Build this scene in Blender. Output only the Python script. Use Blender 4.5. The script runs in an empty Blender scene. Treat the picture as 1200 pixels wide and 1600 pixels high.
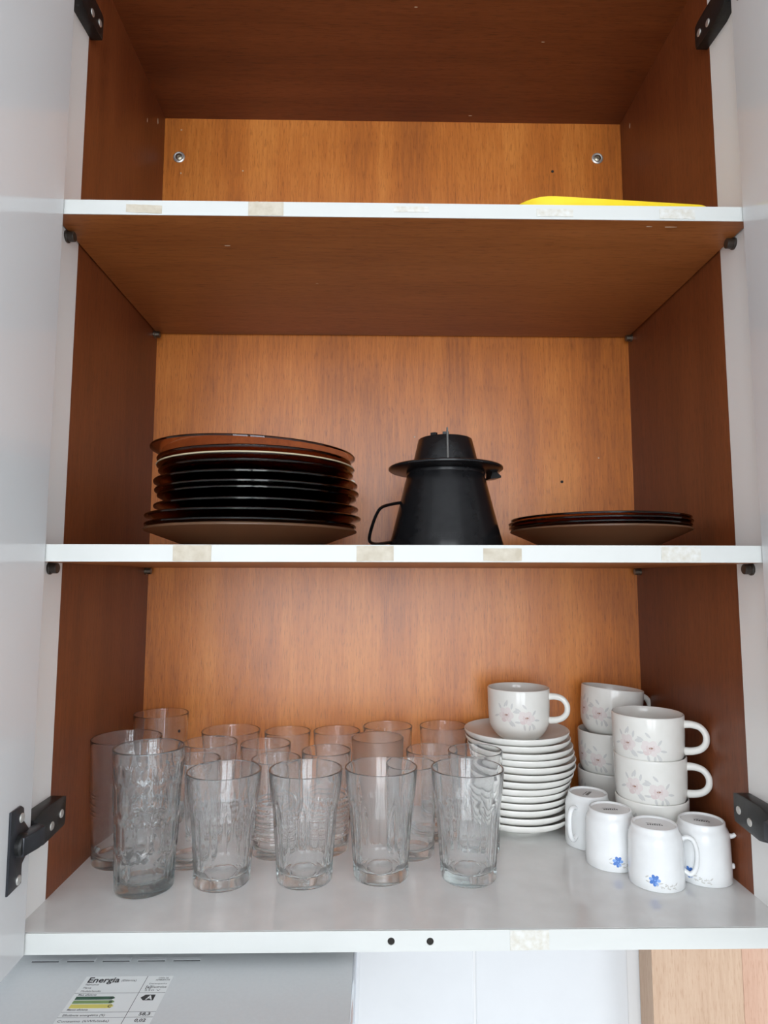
import bpy, bmesh, math, random
from mathutils import Matrix, Vector
PI = math.pi
rnd = random.Random(7)
sc = bpy.context.scene
COL = sc.collection

# ------------------------------------------------------------------ camera
CX, CY, CZ = -0.0316, -0.6265, 0.3122
PITCH, YAW, ROLL, FPX = 0.1018, -0.0178, 0.0013, 1033.8
cam = bpy.data.cameras.new('camera')
cam.sensor_fit = 'VERTICAL'; cam.sensor_height = 32.0; cam.lens = FPX / 1600 * 32
cam.clip_start = 0.01
co = bpy.data.objects.new('camera', cam); COL.objects.link(co)
cy_, sy_ = math.cos(YAW), math.sin(YAW); cp_, sp_ = math.cos(PITCH), math.sin(PITCH); cr_, sr_ = math.cos(ROLL), math.sin(ROLL)
xr = Vector((cy_, sy_, 0)); yr = Vector((-sy_, cy_, 0)); zr = Vector((0, 0, 1))
fwd = cp_ * yr + sp_ * zr; up0 = -sp_ * yr + cp_ * zr
right = cr_ * xr + sr_ * up0; up = -sr_ * xr + cr_ * up0
co.matrix_world = Matrix(((right.x, up.x, -fwd.x, CX), (right.y, up.y, -fwd.y, CY), (right.z, up.z, -fwd.z, CZ), (0, 0, 0, 1)))
sc.camera = co

# ------------------------------------------------------------------ world, daylight window, exposure
w = bpy.data.worlds.new('sky'); sc.world = w; w.use_nodes = True
bg = w.node_tree.nodes['Background']; bg.inputs[0].default_value = (0.80, 0.90, 1.0, 1); bg.inputs[1].default_value = 3.0
WX0, WX1, WZ0, WZ1, WY = -0.85, 0.75, -0.42, 1.10, -2.35      # window opening in the wall behind the camera
al = bpy.data.lights.new('daylight', 'AREA'); al.shape = 'RECTANGLE'; al.size = WX1 - WX0; al.size_y = WZ1 - WZ0
al.energy = 58; al.color = (0.92, 0.96, 1.0)
ao = bpy.data.objects.new('daylight', al); COL.objects.link(ao)
ao.location = ((WX0 + WX1) / 2, WY - 0.13, (WZ0 + WZ1) / 2); ao.rotation_euler = (PI / 2, 0, 0)
SY0, SY1, SZ0, SZ1 = -1.75, -0.65, -0.35, 1.15                   # added side-wall openings that let in extra fill light
for sgn, xw in ((-1, -1.9), (1, 1.7)):
    sl = bpy.data.lights.new('added_side_fill', 'AREA'); sl.shape = 'RECTANGLE'; sl.size = SY1 - SY0; sl.size_y = SZ1 - SZ0  # added fill lamps that brighten the doors, not a known source
    sl.energy = 32; sl.color = (0.90, 0.95, 1.0)
    so = bpy.data.objects.new('added_side_fill', sl); COL.objects.link(so)
    so.location = (xw + sgn * 0.13, (SY0 + SY1) / 2, (SZ0 + SZ1) / 2); so.rotation_euler = (PI / 2, 0, sgn * -PI / 2 + PI)
vs = sc.view_settings
sc.display_settings.display_device = 'sRGB'
vs.view_transform = 'Standard'; vs.look = 'None'; vs.gamma = 1.0; vs.exposure = -0.50; vs.use_curve_mapping = False
cyc = sc.cycles
cyc.max_bounces = 28; cyc.diffuse_bounces = 5; cyc.glossy_bounces = 8; cyc.transmission_bounces = 28; cyc.transparent_max_bounces = 16
cyc.caustics_refractive = True; cyc.caustics_reflective = True; cyc.use_denoising = True; cyc.sample_clamp_indirect = 0.0; cyc.blur_glossy = 0.0

# ------------------------------------------------------------------ materials
def mat(name, color, rough=0.5, metal=0.0, trans=0.0, ior=1.5, spec=0.5, coat=0.0, coat_rough=0.1):
    m = bpy.data.materials.new(name); m.use_nodes = True
    b = m.node_tree.nodes['Principled BSDF']
    b.inputs['Base Color'].default_value = (*color, 1); b.inputs['Roughness'].default_value = rough
    b.inputs['Metallic'].default_value = metal; b.inputs['Transmission Weight'].default_value = trans
    b.inputs['IOR'].default_value = ior; b.inputs['Specular IOR Level'].default_value = spec
    b.inputs['Coat Weight'].default_value = coat; b.inputs['Coat Roughness'].default_value = coat_rough
    return m

def nd(m, t, **k):
    n = m.node_tree.nodes.new(t)
    for a, v in k.items(): setattr(n, a, v)
    return n

def speckle(m, c1, c2, scale, amount=1.0, stretch=(1, 1, 1), bump=0.0):
    """mottle a material's colour between two tones with noise"""
    nt = m.node_tree; b = nt.nodes['Principled BSDF']
    tc = nd(m, 'ShaderNodeTexCoord'); mp = nd(m, 'ShaderNodeMapping'); mp.inputs['Scale'].default_value = stretch
    nz = nd(m, 'ShaderNodeTexNoise'); nz.inputs['Scale'].default_value = scale; nz.inputs['Detail'].default_value = 5
    cr = nd(m, 'ShaderNodeValToRGB'); cr.color_ramp.elements[0].position = 0.35; cr.color_ramp.elements[1].position = 0.68
    cr.color_ramp.elements[0].color = (*c1, 1); cr.color_ramp.elements[1].color = (*c2, 1)
    L = nt.links.new
    L(tc.outputs['Object'], mp.inputs[0]); L(mp.outputs[0], nz.inputs['Vector']); L(nz.outputs[0], cr.inputs[0]); L(cr.outputs[0], b.inputs['Base Color'])
    if bump:
        bp = nd(m, 'ShaderNodeBump'); bp.inputs['Strength'].default_value = bump; bp.inputs['Distance'].default_value = 0.001
        L(nz.outputs[0], bp.inputs['Height']); L(bp.outputs[0], b.inputs['Normal'])
    return m

def wood(name, dark, mid, light, axis, rough=0.38, pore=0.5, fine=1.0, coat=0.0, spec=0.5):
    """veneer with the grain along one world axis"""
    m = mat(name, mid, rough, spec=spec, coat=coat, coat_rough=0.25); nt = m.node_tree; b = nt.nodes['Principled BSDF']; L = nt.links.new
    def st(long, cross):
        s = [cross] * 3; s['XYZ'.index(axis)] = long; return s
    tc = nd(m, 'ShaderNodeTexCoord')
    def noise(scale, detail, rg=0.55, dist=0.0):
        mp = nd(m, 'ShaderNodeMapping'); mp.inputs['Scale'].default_value = scale
        nz = nd(m, 'ShaderNodeTexNoise'); nz.inputs['Scale'].default_value = 1.0; nz.inputs['Detail'].default_value = detail
        nz.inputs['Roughness'].default_value = rg; nz.inputs['Distortion'].default_value = dist
        L(tc.outputs['Object'], mp.inputs[0]); L(mp.outputs[0], nz.inputs['Vector']); return nz.outputs[0]
    g1 = noise(st(2.2, 22), 4, 0.5, 0.3); g2 = noise(st(14, 240 * fine), 3, 0.6); g3 = noise((4, 4, 4), 3)
    def mth(op, a, bb):
        n = nd(m, 'ShaderNodeMath', operation=op)
        for i, v in enumerate((a, bb)):
            if isinstance(v, float): n.inputs[i].default_value = v
            else: L(v, n.inputs[i])
        return n.outputs[0]
    s = mth('ADD', mth('MULTIPLY', g1, 0.40), mth('ADD', mth('MULTIPLY', g2, 0.32), mth('MULTIPLY', g3, 0.28)))
    cr = nd(m, 'ShaderNodeValToRGB'); e = cr.color_ramp.elements
    e[0].position = 0.36; e[0].color = (*dark, 1); e[1].position = 0.66; e[1].color = (*light, 1)
    x = e.new(0.5); x.color = (*mid, 1)
    L(s, cr.inputs[0])
    p = noise(st(60, 680 * fine), 2, 0.6)
    pr = nd(m, 'ShaderNodeValToRGB'); pr.color_ramp.elements[0].position = 0.30; pr.color_ramp.elements[1].position = 0.46
    v = 1 - pore; pr.color_ramp.elements[0].color = (v, v * 0.92, v * 0.86, 1); pr.color_ramp.elements[1].color = (1, 1, 1, 1)
    L(p, pr.inputs[0])
    mx = nd(m, 'ShaderNodeMix', data_type='RGBA', blend_type='MULTIPLY'); mx.inputs['Factor'].default_value = 1.0
    L(cr.outputs[0], mx.inputs[6]); L(pr.outputs[0], mx.inputs[7]); L(mx.outputs[2], b.inputs['Base Color'])
    bp = nd(m, 'ShaderNodeBump'); bp.inputs['Strength'].default_value = 0.18; bp.inputs['Distance'].default_value = 0.0006
    L(p, bp.inputs['Height']); L(bp.outputs[0], b.inputs['Normal'])
    return m

M = {}
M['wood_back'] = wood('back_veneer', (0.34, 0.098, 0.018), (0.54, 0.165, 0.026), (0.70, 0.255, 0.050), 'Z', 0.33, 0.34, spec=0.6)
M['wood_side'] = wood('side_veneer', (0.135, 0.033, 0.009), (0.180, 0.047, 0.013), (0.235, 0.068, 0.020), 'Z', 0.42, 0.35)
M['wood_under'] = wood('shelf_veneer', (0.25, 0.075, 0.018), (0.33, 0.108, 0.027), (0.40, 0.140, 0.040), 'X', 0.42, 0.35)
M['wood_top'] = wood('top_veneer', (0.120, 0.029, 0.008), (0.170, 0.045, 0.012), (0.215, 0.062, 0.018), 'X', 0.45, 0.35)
M['pale_wood'] = wood('pale_board', (0.44, 0.29, 0.195), (0.51, 0.355, 0.250), (0.57, 0.42, 0.31), 'Z', 0.5, 0.15, 0.9)
M['pink_wood'] = wood('pink_board', (0.44, 0.255, 0.175), (0.51, 0.315, 0.225), (0.57, 0.38, 0.28), 'Z', 0.5, 0.15, 0.9)
M['white'] = mat('white_laminate', (0.76, 0.76, 0.755), 0.22)
M['white_edge'] = mat('white_edge_band', (0.60, 0.61, 0.59), 0.4)
M['white_floor'] = mat('white_shelf_laminate', (0.70, 0.695, 0.68), 0.09, spec=0.6)
speckle(M['white_floor'], (0.67, 0.665, 0.65), (0.72, 0.715, 0.70), 30)
M['door'] = mat('glossy_door_laminate', (0.62, 0.622, 0.622), 0.10, spec=0.55)
M['strip'] = mat('cream_strip', (0.77, 0.755, 0.73), 0.35)
M['tape'] = speckle(mat('old_tape', (0.6, 0.5, 0.4), 0.6), (0.46, 0.40, 0.31), (0.58, 0.53, 0.44), 90)
M['tape_faint'] = speckle(mat('tape_residue', (0.8, 0.78, 0.7), 0.7), (0.56, 0.53, 0.46), (0.67, 0.67, 0.645), 160)
M['black_plastic'] = speckle(mat('hinge_plastic', (0.009, 0.009, 0.009), 0.38), (0.006, 0.006, 0.006), (0.014, 0.014, 0.014), 300, bump=0.1)
M['black_metal'] = mat('black_steel', (0.022, 0.024, 0.030), 0.28, 0.3)
M['steel'] = mat('steel', (0.66, 0.65, 0.62), 0.45, 0.8)
M['brass_screw'] = mat('old_screw', (0.42, 0.38, 0.30), 0.4, 1.0)
M['dark'] = mat('dark_gap', (0.012, 0.009, 0.007), 0.8)
M['pin'] = mat('brown_pin', (0.035, 0.026, 0.020), 0.35)
M['pin_metal'] = mat('pin_metal', (0.22, 0.19, 0.15), 0.35, 0.9)
M['jug'] = speckle(mat('black_jug_plastic', (0.008, 0.008, 0.009), 0.24, spec=0.25), (0.007, 0.007, 0.008), (0.010, 0.010, 0.011), 120)
M['filter'] = speckle(mat('black_filter_plastic', (0.009, 0.009, 0.010), 0.25, spec=0.3), (0.008, 0.008, 0.009), (0.012, 0.012, 0.013), 120)
M['fin'] = mat('grey_fin', (0.10, 0.095, 0.088), 0.4)  # paler grey, front fin only
M['yellow'] = speckle(mat('yellow_plastic', (0.85, 0.62, 0.01), 0.35), (0.82, 0.60, 0.008), (0.88, 0.66, 0.02), 40)
M['glass'] = mat('clear_glass', (1.0, 1.0, 1.0), 0.0, trans=0.968, ior=1.46)  # a little diffuse white stands in for the veil of reflected light
M['glass_clear'] = mat('thin_clear_glass', (0.99, 0.99, 0.99), 0.0, trans=0.988, ior=1.46)
M['glass_grey'] = mat('grey_glass', (0.98, 0.985, 0.985), 0.0, trans=0.975, ior=1.47)  # same white reflection veil mixed in, slightly weaker
M['glass_frost'] = mat('frosted_glass', (0.97, 0.965, 0.955), 0.32, trans=1.0, ior=1.42)
def absorb(m, col, dens):
    n = nd(m, 'ShaderNodeVolumeAbsorption'); n.inputs['Color'].default_value = (*col, 1); n.inputs['Density'].default_value = dens
    m.node_tree.links.new(n.outputs[0], m.node_tree.nodes['Material Output'].inputs['Volume'])
absorb(M['glass'], (0.48, 0.60, 0.61), 12); absorb(M['glass_grey'], (0.42, 0.52, 0.53), 28); absorb(M['glass_clear'], (0.46, 0.54, 0.54), 22)
M['amber'] = mat('amber_glass', (0.30, 0.125, 0.050), 0.10, trans=1.0, ior=1.5, spec=0.3)
M['olive_rim'] = mat('pale_olive_rim', (0.50, 0.42, 0.28), 0.25)
M['amber_base'] = mat('matte_amber_glass', (0.40, 0.22, 0.12), 0.35, trans=0.75, ior=1.5, spec=0.3)
M['amber_light'] = mat('light_amber_glass', (0.60, 0.36, 0.24), 0.05, trans=1.0, ior=1.5)
M['greenish'] = mat('pale_olive_glass', (0.32, 0.22, 0.09), 0.10, trans=1.0, ior=1.5)
M['china'] = speckle(mat('cream_china', (0.78, 0.77, 0.73), 0.10), (0.77, 0.76, 0.715), (0.80, 0.79, 0.75), 60)
M['china_white'] = speckle(mat('white_china', (0.80, 0.81, 0.81), 0.10), (0.78, 0.79, 0.79), (0.82, 0.83, 0.83), 60)
M['foot'] = mat('unglazed_foot', (0.55, 0.52, 0.40), 0.6)
M['p_pale'] = mat('print_pale_pink', (0.74, 0.675, 0.655), 0.15)
M['p_pink'] = mat('print_pink', (0.69, 0.585, 0.57), 0.15)
M['p_leaf'] = mat('print_grey_leaf', (0.62, 0.615, 0.60), 0.15)
M['p_core'] = mat('print_brown_core', (0.36, 0.22, 0.16), 0.15)
M['p_blue'] = mat('print_blue', (0.08, 0.20, 0.55), 0.15)
M['p_blue2'] = mat('print_pale_blue', (0.22, 0.38, 0.72), 0.15)
M['p_vine'] = mat('print_grey_vine', (0.56, 0.55, 0.52), 0.15)
M['stamp'] = mat('black_stamp', (0.03, 0.03, 0.03), 0.4)
M['hood'] = speckle(mat('silver_hood_paint', (0.60, 0.62, 0.63), 0.36, 0.0), (0.59, 0.61, 0.62), (0.61, 0.63, 0.64), 300)
M['hood_edge'] = mat('hood_edge_glint', (0.80, 0.84, 0.90), 0.12, 0.6)  # reflection on the chamfered edge put into a paler, shinier colour
M['slot'] = mat('vent_shadow', (0.05, 0.05, 0.052), 0.7)
M['paper'] = mat('label_paper', (0.74, 0.76, 0.76), 0.5)
M['ink'] = mat('label_ink', (0.018, 0.018, 0.02), 0.5)
M['ink_grey'] = mat('label_grey_ink', (0.12, 0.12, 0.13), 0.5)
M['e_dgreen'] = mat('label_dark_green', (0.020, 0.085, 0.045), 0.5)
M['e_green'] = mat('label_green', (0.19, 0.30, 0.11), 0.5)
M['e_yellow'] = mat('label_yellow', (0.66, 0.58, 0.13), 0.5)
M['tile'] = speckle(mat('white_tile', (0.63, 0.64, 0.655), 0.12), (0.62, 0.63, 0.645), (0.64, 0.65, 0.665), 12)
M['grout'] = mat('pale_grout', (0.66, 0.66, 0.66), 0.8)
M['wall'] = mat('painted_wall', (0.80, 0.80, 0.80), 0.8)
M['ceil'] = mat('ceiling_paint', (0.84, 0.84, 0.84), 0.85)
M['ground'] = speckle(mat('floor_tile', (0.58, 0.55, 0.52), 0.4), (0.55, 0.52, 0.49), (0.61, 0.58, 0.55), 8)
M['frame'] = mat('window_frame_paint', (0.55, 0.53, 0.50), 0.4)

# ------------------------------------------------------------------ object helpers
def base_name(n): return n
def link(name, me, parent=None, loc=None):
    o = bpy.data.objects.new(name, me); COL.objects.link(o)
    if parent is not None: o.parent = parent
    if loc is not None: o.location = loc
    return o
def finish(bm, name, m, smooth=None, recalc=True):
    if recalc: bmesh.ops.recalc_face_normals(bm, faces=bm.faces[:])
    me = bpy.data.meshes.new(name); bm.to_mesh(me); bm.free()
    for x in (m if isinstance(m, (list, tuple)) else [m]): me.materials.append(x)
    if smooth is not None:
        for p in me.polygons: p.use_smooth = True
        if smooth < 179: me.set_sharp_from_angle(angle=math.radians(smooth))
    return me
def obj(name, bm, m, parent=None, loc=None, smooth=None): return link(name, finish(bm, name, m, smooth), parent, loc)
def thing(name, label, cat, loc=(0, 0, 0), rot=(0, 0, 0), group=None):
    o = bpy.data.objects.new(name, None); COL.objects.link(o); o.location = loc; o.rotation_euler = rot
    o.empty_display_size = 0.02
    return tag(o, label, cat, group)
def tag(o, label, cat, group=None):
    o['label'] = label; o['category'] = cat
    if group: o['group'] = group
    return o
def dup(root, loc, rot=None, label=None):
    r = root.copy(); COL.objects.link(r); r.location = loc
    if rot is not None: r.rotation_euler = rot
    if label: r['label'] = label
    for ch in list(root.children):
        c = ch.copy(); COL.objects.link(c); c.parent = r
        for g in ch.children:
            d = g.copy(); COL.objects.link(d); d.parent = c
    return r
def box(bm, x0, x1, y0, y1, z0, z1, bev=0.0, seg=2):
    r = bmesh.ops.create_cube(bm, size=1.0); vs_ = r['verts']
    for v in vs_:
        v.co = ((x0 + x1) / 2 + v.co.x * (x1 - x0), (y0 + y1) / 2 + v.co.y * (y1 - y0), (z0 + z1) / 2 + v.co.z * (z1 - z0))
    if bev:
        es = list({e for v in vs_ for e in v.link_edges})
        bmesh.ops.bevel(bm, geom=es, offset=bev, segments=seg, affect='EDGES', profile=0.5)
def boxed(*a, bev=0.0):
    bm = bmesh.new(); box(bm, *a, bev=bev); return bm
def prism(bm, pts, fn, bev=0.0):
    """pts 2-D outline; fn(p, s) -> 3-D for side s = 0 or 1"""
    a = [bm.verts.new(fn(p, 0)) for p in pts]; b = [bm.verts.new(fn(p, 1)) for p in pts]; n = len(pts)
    fs = [bm.faces.new(a), bm.faces.new(b[::-1])]
    for i in range(n): fs.append(bm.faces.new((a[i], b[i], b[(i + 1) % n], a[(i + 1) % n])))
    if bev:
        bmesh.ops.recalc_face_normals(bm, faces=fs)
        es = list({e for f in fs[:2] for e in f.edges})
        bmesh.ops.bevel(bm, geom=es, offset=bev, segments=2, affect='EDGES', profile=0.5)
def lathe(bm, prof, n=64, fn=None, close=True):
    """revolve a closed profile [(r, z)...]; r = 0 makes a pole; fn(i, r, z, theta) -> r"""
    rings = []
    for i, (r, z) in enumerate(prof):
        if r <= 1e-7: rings.append([bm.verts.new((0, 0, z))])
        else:
            rg = []
            for k in range(n):
                t = 2 * PI * k / n; rr = fn(i, r, z, t) if fn else r
                rg.append(bm.verts.new((rr * math.cos(t), rr * math.sin(t), z)))
            rings.append(rg)
    pairs = list(zip(rings, rings[1:]))
    if close: pairs.append((rings[-1], rings[0]))
    for a, b in pairs:
        if len(a) == 1 and len(b) == 1: continue
        for k in range(n):
            k2 = (k + 1) % n
            if len(a) == 1: bm.faces.new((a[0], b[k], b[k2]))
            elif len(b) == 1: bm.faces.new((a[k], a[k2], b[0]))
            else: bm.faces.new((a[k], a[k2], b[k2], b[k]))
def tube(bm, pts, rad, n=10, flat=1.0, cap=True):
    pts = [Vector(p) for p in pts]; rings = []; ref = None
    for i, p in enumerate(pts):
        t = (pts[min(i + 1, len(pts) - 1)] - pts[max(i - 1, 0)]).normalized()
        if ref is None:
            ref = Vector((0, 1, 0)) if abs(t.y) < 0.9 else Vector((1, 0, 0))
        a = (ref - t * ref.dot(t)).normalized(); b = t.cross(a); ref = a
        r = rad[i] if isinstance(rad, (list, tuple)) else rad
        rings.append([bm.verts.new(p + a * (r * flat * math.cos(2 * PI * k / n)) + b * (r * math.sin(2 * PI * k / n))) for k in range(n)])
    for A, B in zip(rings, rings[1:]):
        for k in range(n): bm.faces.new((A[k], A[(k + 1) % n], B[(k + 1) % n], B[k]))
    if cap: bm.faces.new(rings[0][::-1]); bm.faces.new(rings[-1])
def spline(pts, n=6):
    """Catmull-Rom through the points"""
    P = [Vector(p) for p in pts]; P = [2 * P[0] - P[1]] + P + [2 * P[-1] - P[-2]]; out = []
    for i in range(1, len(P) - 2):
        for k in range(n):
            t = k / n; a, b, c, d = P[i - 1:i + 3]
            out.append(0.5 * ((2 * b) + (c - a) * t + (2 * a - 5 * b + 4 * c - d) * t * t + (3 * b - a - 3 * c + d) * t ** 3))
    out.append(P[-2]); return out
def disc(bm, c, r, axis, depth, n=16, bev=0.0):
    """short cylinder whose far cap is at c + axis * depth"""
    ax = Vector(axis).normalized(); q = ax.to_track_quat('Z', 'Y').to_matrix().to_4x4()
    prof = [(0, 0), (r, 0), (r, depth - bev), (r - bev, depth), (0, depth)] if bev else [(0, 0), (r, 0), (r, depth), (0, depth)]
    b2 = bmesh.new(); lathe(b2, prof, n, close=False); b2.transform(Matrix.Translation(Vector(c)) @ q)
    me = bpy.data.meshes.new('t'); b2.to_mesh(me); b2.free(); bm.from_mesh(me); bpy.data.meshes.remove(me)

# ------------------------------------------------------------------ the room
def struct(name, bm, m): 
    o = obj(name, bm, m); o['kind'] = 'structure'; return o
RX0, RX1, RY0, RY1, RZ0, RZ1 = -1.9, 1.7, -2.35, 0.3342, -1.45, 1.30
struct('floor', boxed(RX0 - .1, RX1 + .1, RY0 - .1, RY1 + .1, RZ0 - .1, RZ0), M['ground'])
struct('ceiling', boxed(RX0 - .1, RX1 + .1, RY0 - .1, RY1 + .1, RZ1, RZ1 + .1), M['ceil'])
for nm, a, b in (('wall_left', RX0 - .1, RX0), ('wall_right', RX1, RX1 + .1)):
    bm = bmesh.new()
    for q in ((RY0, SY0, RZ0, RZ1), (SY1, RY1, RZ0, RZ1), (SY0, SY1, RZ0, SZ0), (SY0, SY1, SZ1, RZ1)): box(bm, a, b, *q)
    struct(nm, bm, M['wall'])
for nm, a in (('added_window_2', RX0 - .07), ('added_window_3', RX1 + .02)):  # frames of the invented side windows around the fill lamps
    bm = bmesh.new()
    for q in ((SY0, SY0 + .05, SZ0, SZ1), (SY1 - .05, SY1, SZ0, SZ1), (SY0 + .05, SY1 - .05, SZ0, SZ0 + .05), (SY0 + .05, SY1 - .05, SZ1 - .05, SZ1)): box(bm, a, a + .05, *q)
    struct(nm, bm, M['frame'])
wb = struct('wall_back', boxed(RX0 - .1, RX1 + .1, RY1, RY1 + .1, RZ0, RZ1), M['grout'])
bm = bmesh.new()
for a in ((RX0 - .1, WX0, RY0 - .1, RY0, RZ0, RZ1), (WX1, RX1 + .1, RY0 - .1, RY0, RZ0, RZ1), (WX0, WX1, RY0 - .1, RY0, RZ0, WZ0), (WX0, WX1, RY0 - .1, RY0, WZ1, RZ1)): box(bm, *a)
struct('wall_front', bm, M['wall'])
bm = bmesh.new()
xm = (WX0 + WX1) / 2
for a in ((WX0, WX0 + .05, WZ0, WZ1), (WX1 - .05, WX1, WZ0, WZ1), (xm - .06, xm + .06, WZ0 + .05, WZ1 - .05), (WX0 + .05, WX1 - .05, WZ0, WZ0 + .05), (WX0 + .05, WX1 - .05, WZ1 - .05, WZ1)):
    box(bm, a[0], a[1], RY0 - .07, RY0 - .02, a[2], a[3])
struct('window_1', bm, M['frame'])
# tiles on the wall below the cabinet, each its own piece; their front face is at y = 0.333
TG = 0.1099; TW = 0.2118; TJ = 0.003
tile_me = {}
def tile(x0, x1, z0, z1):
    k = round(x1 - x0, 4)
    if k not in tile_me:
        tile_me[k] = finish(boxed(-(x1 - x0) / 2, (x1 - x0) / 2, -.006, .006, -(z1 - z0) / 2, (z1 - z0) / 2, bev=.0015), 'tile', M['tile'])
    link('tile', tile_me[k], wb, ((x0 + x1) / 2, 0.339, (z0 + z1) / 2))
for r, (z0, z1) in enumerate(((-.055 - .31, -.055), (-.055 - .623, -.055 - .313))):
    for k in range(-3, 1):
        tile(TG + k * TW + TJ / 2, TG + (k + 1) * TW - TJ / 2, z0, z1)

# ------------------------------------------------------------------ the cabinet
H = 0.35; D = 0.325; YS = 0.062; ZC = 1.0136; BB = -0.018
S1B, S1T, S2B, S2T = 0.6717, 0.6868, 0.3286, 0.3449
cab = thing('wall_cabinet', 'open wall cabinet with white doors, reddish brown wood interior and white edged shelves', 'cabinet')
for s in (-1, 1):
    a, b = sorted((s * (H + .002), s * (H + .017)))
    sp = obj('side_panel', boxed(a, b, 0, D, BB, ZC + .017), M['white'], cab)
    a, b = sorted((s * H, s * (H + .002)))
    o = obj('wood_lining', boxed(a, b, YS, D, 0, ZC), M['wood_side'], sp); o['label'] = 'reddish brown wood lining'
    o = obj('front_strip', boxed(a, b, 0, YS - .0006, 0, ZC), M['strip'], sp); o['label'] = 'cream white front strip'
o = obj('back_panel', boxed(-H, H, D, D + .004, 0, ZC), M['wood_back'], cab); o['label'] = 'orange brown wood back'
bk = o
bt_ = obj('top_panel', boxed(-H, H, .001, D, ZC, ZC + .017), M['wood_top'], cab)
bt = obj('bottom_panel', boxed(-H - .002, H + .002, .0019, D, BB, 0), M['white_floor'], cab)
def holed_face(bm, x0, x1, z0, z1, y, holes, depth):
    es = []
    def loop(pts):
        v = [bm.verts.new((p[0], y, p[1])) for p in pts]
        e = [bm.edges.new((v[i], v[(i + 1) % len(v)])) for i in range(len(v))]; es.extend(e); return v
    outer = loop([(x0, z0), (x1, z0), (x1, z1), (x0, z1)])
    for hx, hz, hr in holes:
        v = loop([(hx + hr * math.cos(2 * PI * k / 14), hz + hr * math.sin(2 * PI * k / 14)) for k in range(14)])
        w2 = [bm.verts.new((q.co.x, y + depth, q.co.z)) for q in v]
        for i in range(14): bm.faces.new((v[i], v[(i + 1) % 14], w2[(i + 1) % 14], w2[i]))
    bmesh.ops.triangle_fill(bm, use_beauty=True, use_dissolve=False, edges=es)
    w2 = [bm.verts.new((q.co.x, y + depth, q.co.z)) for q in outer]
    for i in range(4): bm.faces.new((outer[i], outer[(i + 1) % 4], w2[(i + 1) % 4], w2[i]))
bm = bmesh.new(); HOLES = ((-.0136, -.0092, .0033), (.0213, -.0096, .0033))
holed_face(bm, -H - .002, H + .002, BB, -.0002, 0, HOLES, .00115)
o = obj('edge_band', bm, M['white_edge'], bt)
for hx, hz, hr in HOLES:
    bm = bmesh.new(); disc(bm, (hx, .00119, hz), hr * .97, (0, -1, 0), .0003, 14)
    o = obj('screw_hole', bm, M['dark'], bt); o['label'] = 'small dark screw hole in the front edge'
def tape(x0, x1, zc, hgt, parent, m, skew=0.0):
    bm = bmesh.new(); n = 8; pts = []
    for i in range(n + 1): pts.append((x0 + (x1 - x0) * i / n, zc + hgt / 2 + rnd.uniform(-.0004, .0002) - skew * i / n))
    for i in range(n, -1, -1): pts.append((x0 + (x1 - x0) * i / n, zc - hgt / 2 + rnd.uniform(-.0003, .0004) - skew * i / n))
    prism(bm, pts, lambda p, s: (p[0], -.0003 * s - .0001, p[1]))
    o = obj('tape_patch', bm, m, parent); o['label'] = 'yellowed strip of old tape' if m is M['tape'] else 'faint tape residue'
def shelf(zb, zt, patches):
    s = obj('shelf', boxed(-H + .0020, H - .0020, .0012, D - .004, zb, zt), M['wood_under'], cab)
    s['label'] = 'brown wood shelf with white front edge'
    o = obj('edge_band', boxed(-H + .0012, H - .0012, 0, .0012, zb, zt, bev=.0003), M['white_edge'], s); o['label'] = 'white edge band'
    for (x0, x1, dz, hg, f, sk) in patches: tape(x0, x1, (zb + zt) / 2 + dz, hg, s, M['tape_faint'] if f else M['tape'], sk)
    return s
sh1 = shelf(S1B, S1T, ((-.2765, -.2412, -.001, .0085, 0, .001), (-.1558, -.1209, 0, .0145, 0, 0), (-.0112, .024, .001, .006, 1, 0), (.132, .1688, -.001, .008, 1, 0), (.2562, .292, -.0008, .010, 1, 0)))
sh2 = shelf(S2B, S2T, ((-.219, -.183, 0, .0148, 0, 0), (-.0464, -.0113, 0, .0144, 0, 0), (.0737, .1103, -.0008, .0125, 0, 0), (.2438, .2819, 0, .014, 1, 0)))
tape(.093, .1282, BB / 2, .0168, bt, M['tape_faint'])
# shelf pins: a peg with a flange, fixed in the sides
for z in (S1B, S2B):
    for y in (.034, .312):
        for s in (-1, 1):
            bm = bmesh.new(); r = .0052 if y < .1 else .0045
            disc(bm, (s * (H - .0001), y, z - r - .0004), r, (-s, 0, 0), .0085, 16, .0006)
            disc(bm, (s * (H - .0001), y, z - r - .0004), r * 1.22, (-s, 0, 0), .0022, 16, .0006)
            obj('shelf_pin', bm, M['pin'] if y < .1 else M['pin_metal'], cab, smooth=40)
# mounting screws high on the back panel
for x, z in ((-.3268, .9504), (.3127, .9569)):
    bm = bmesh.new(); lathe(bm, [(.0040, .0005), (.0042, 0), (.0088, 0), (.0088, .0012), (.0070, .0022), (.0040, .0016)], 24)
    bm.transform(Matrix.Translation((x, D - .0001, z)) @ Matrix.Rotation(PI / 2, 4, 'X'))
    ws = obj('washer', bm, M['steel'], cab, smooth=40)
    bm = bmesh.new(); lathe(bm, [(0, .0003), (.0052, .0005), (.0052, .0022), (.004, .0030), (.0022, .0033), (.0015, .0022), (0, .002)], 20, close=False)
    bm.transform(Matrix.Translation((x, D - .0001, z)) @ Matrix.Rotation(PI / 2, 4, 'X'))
    obj('screw_head', bm, M['brass_screw'], ws, smooth=40)
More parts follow.
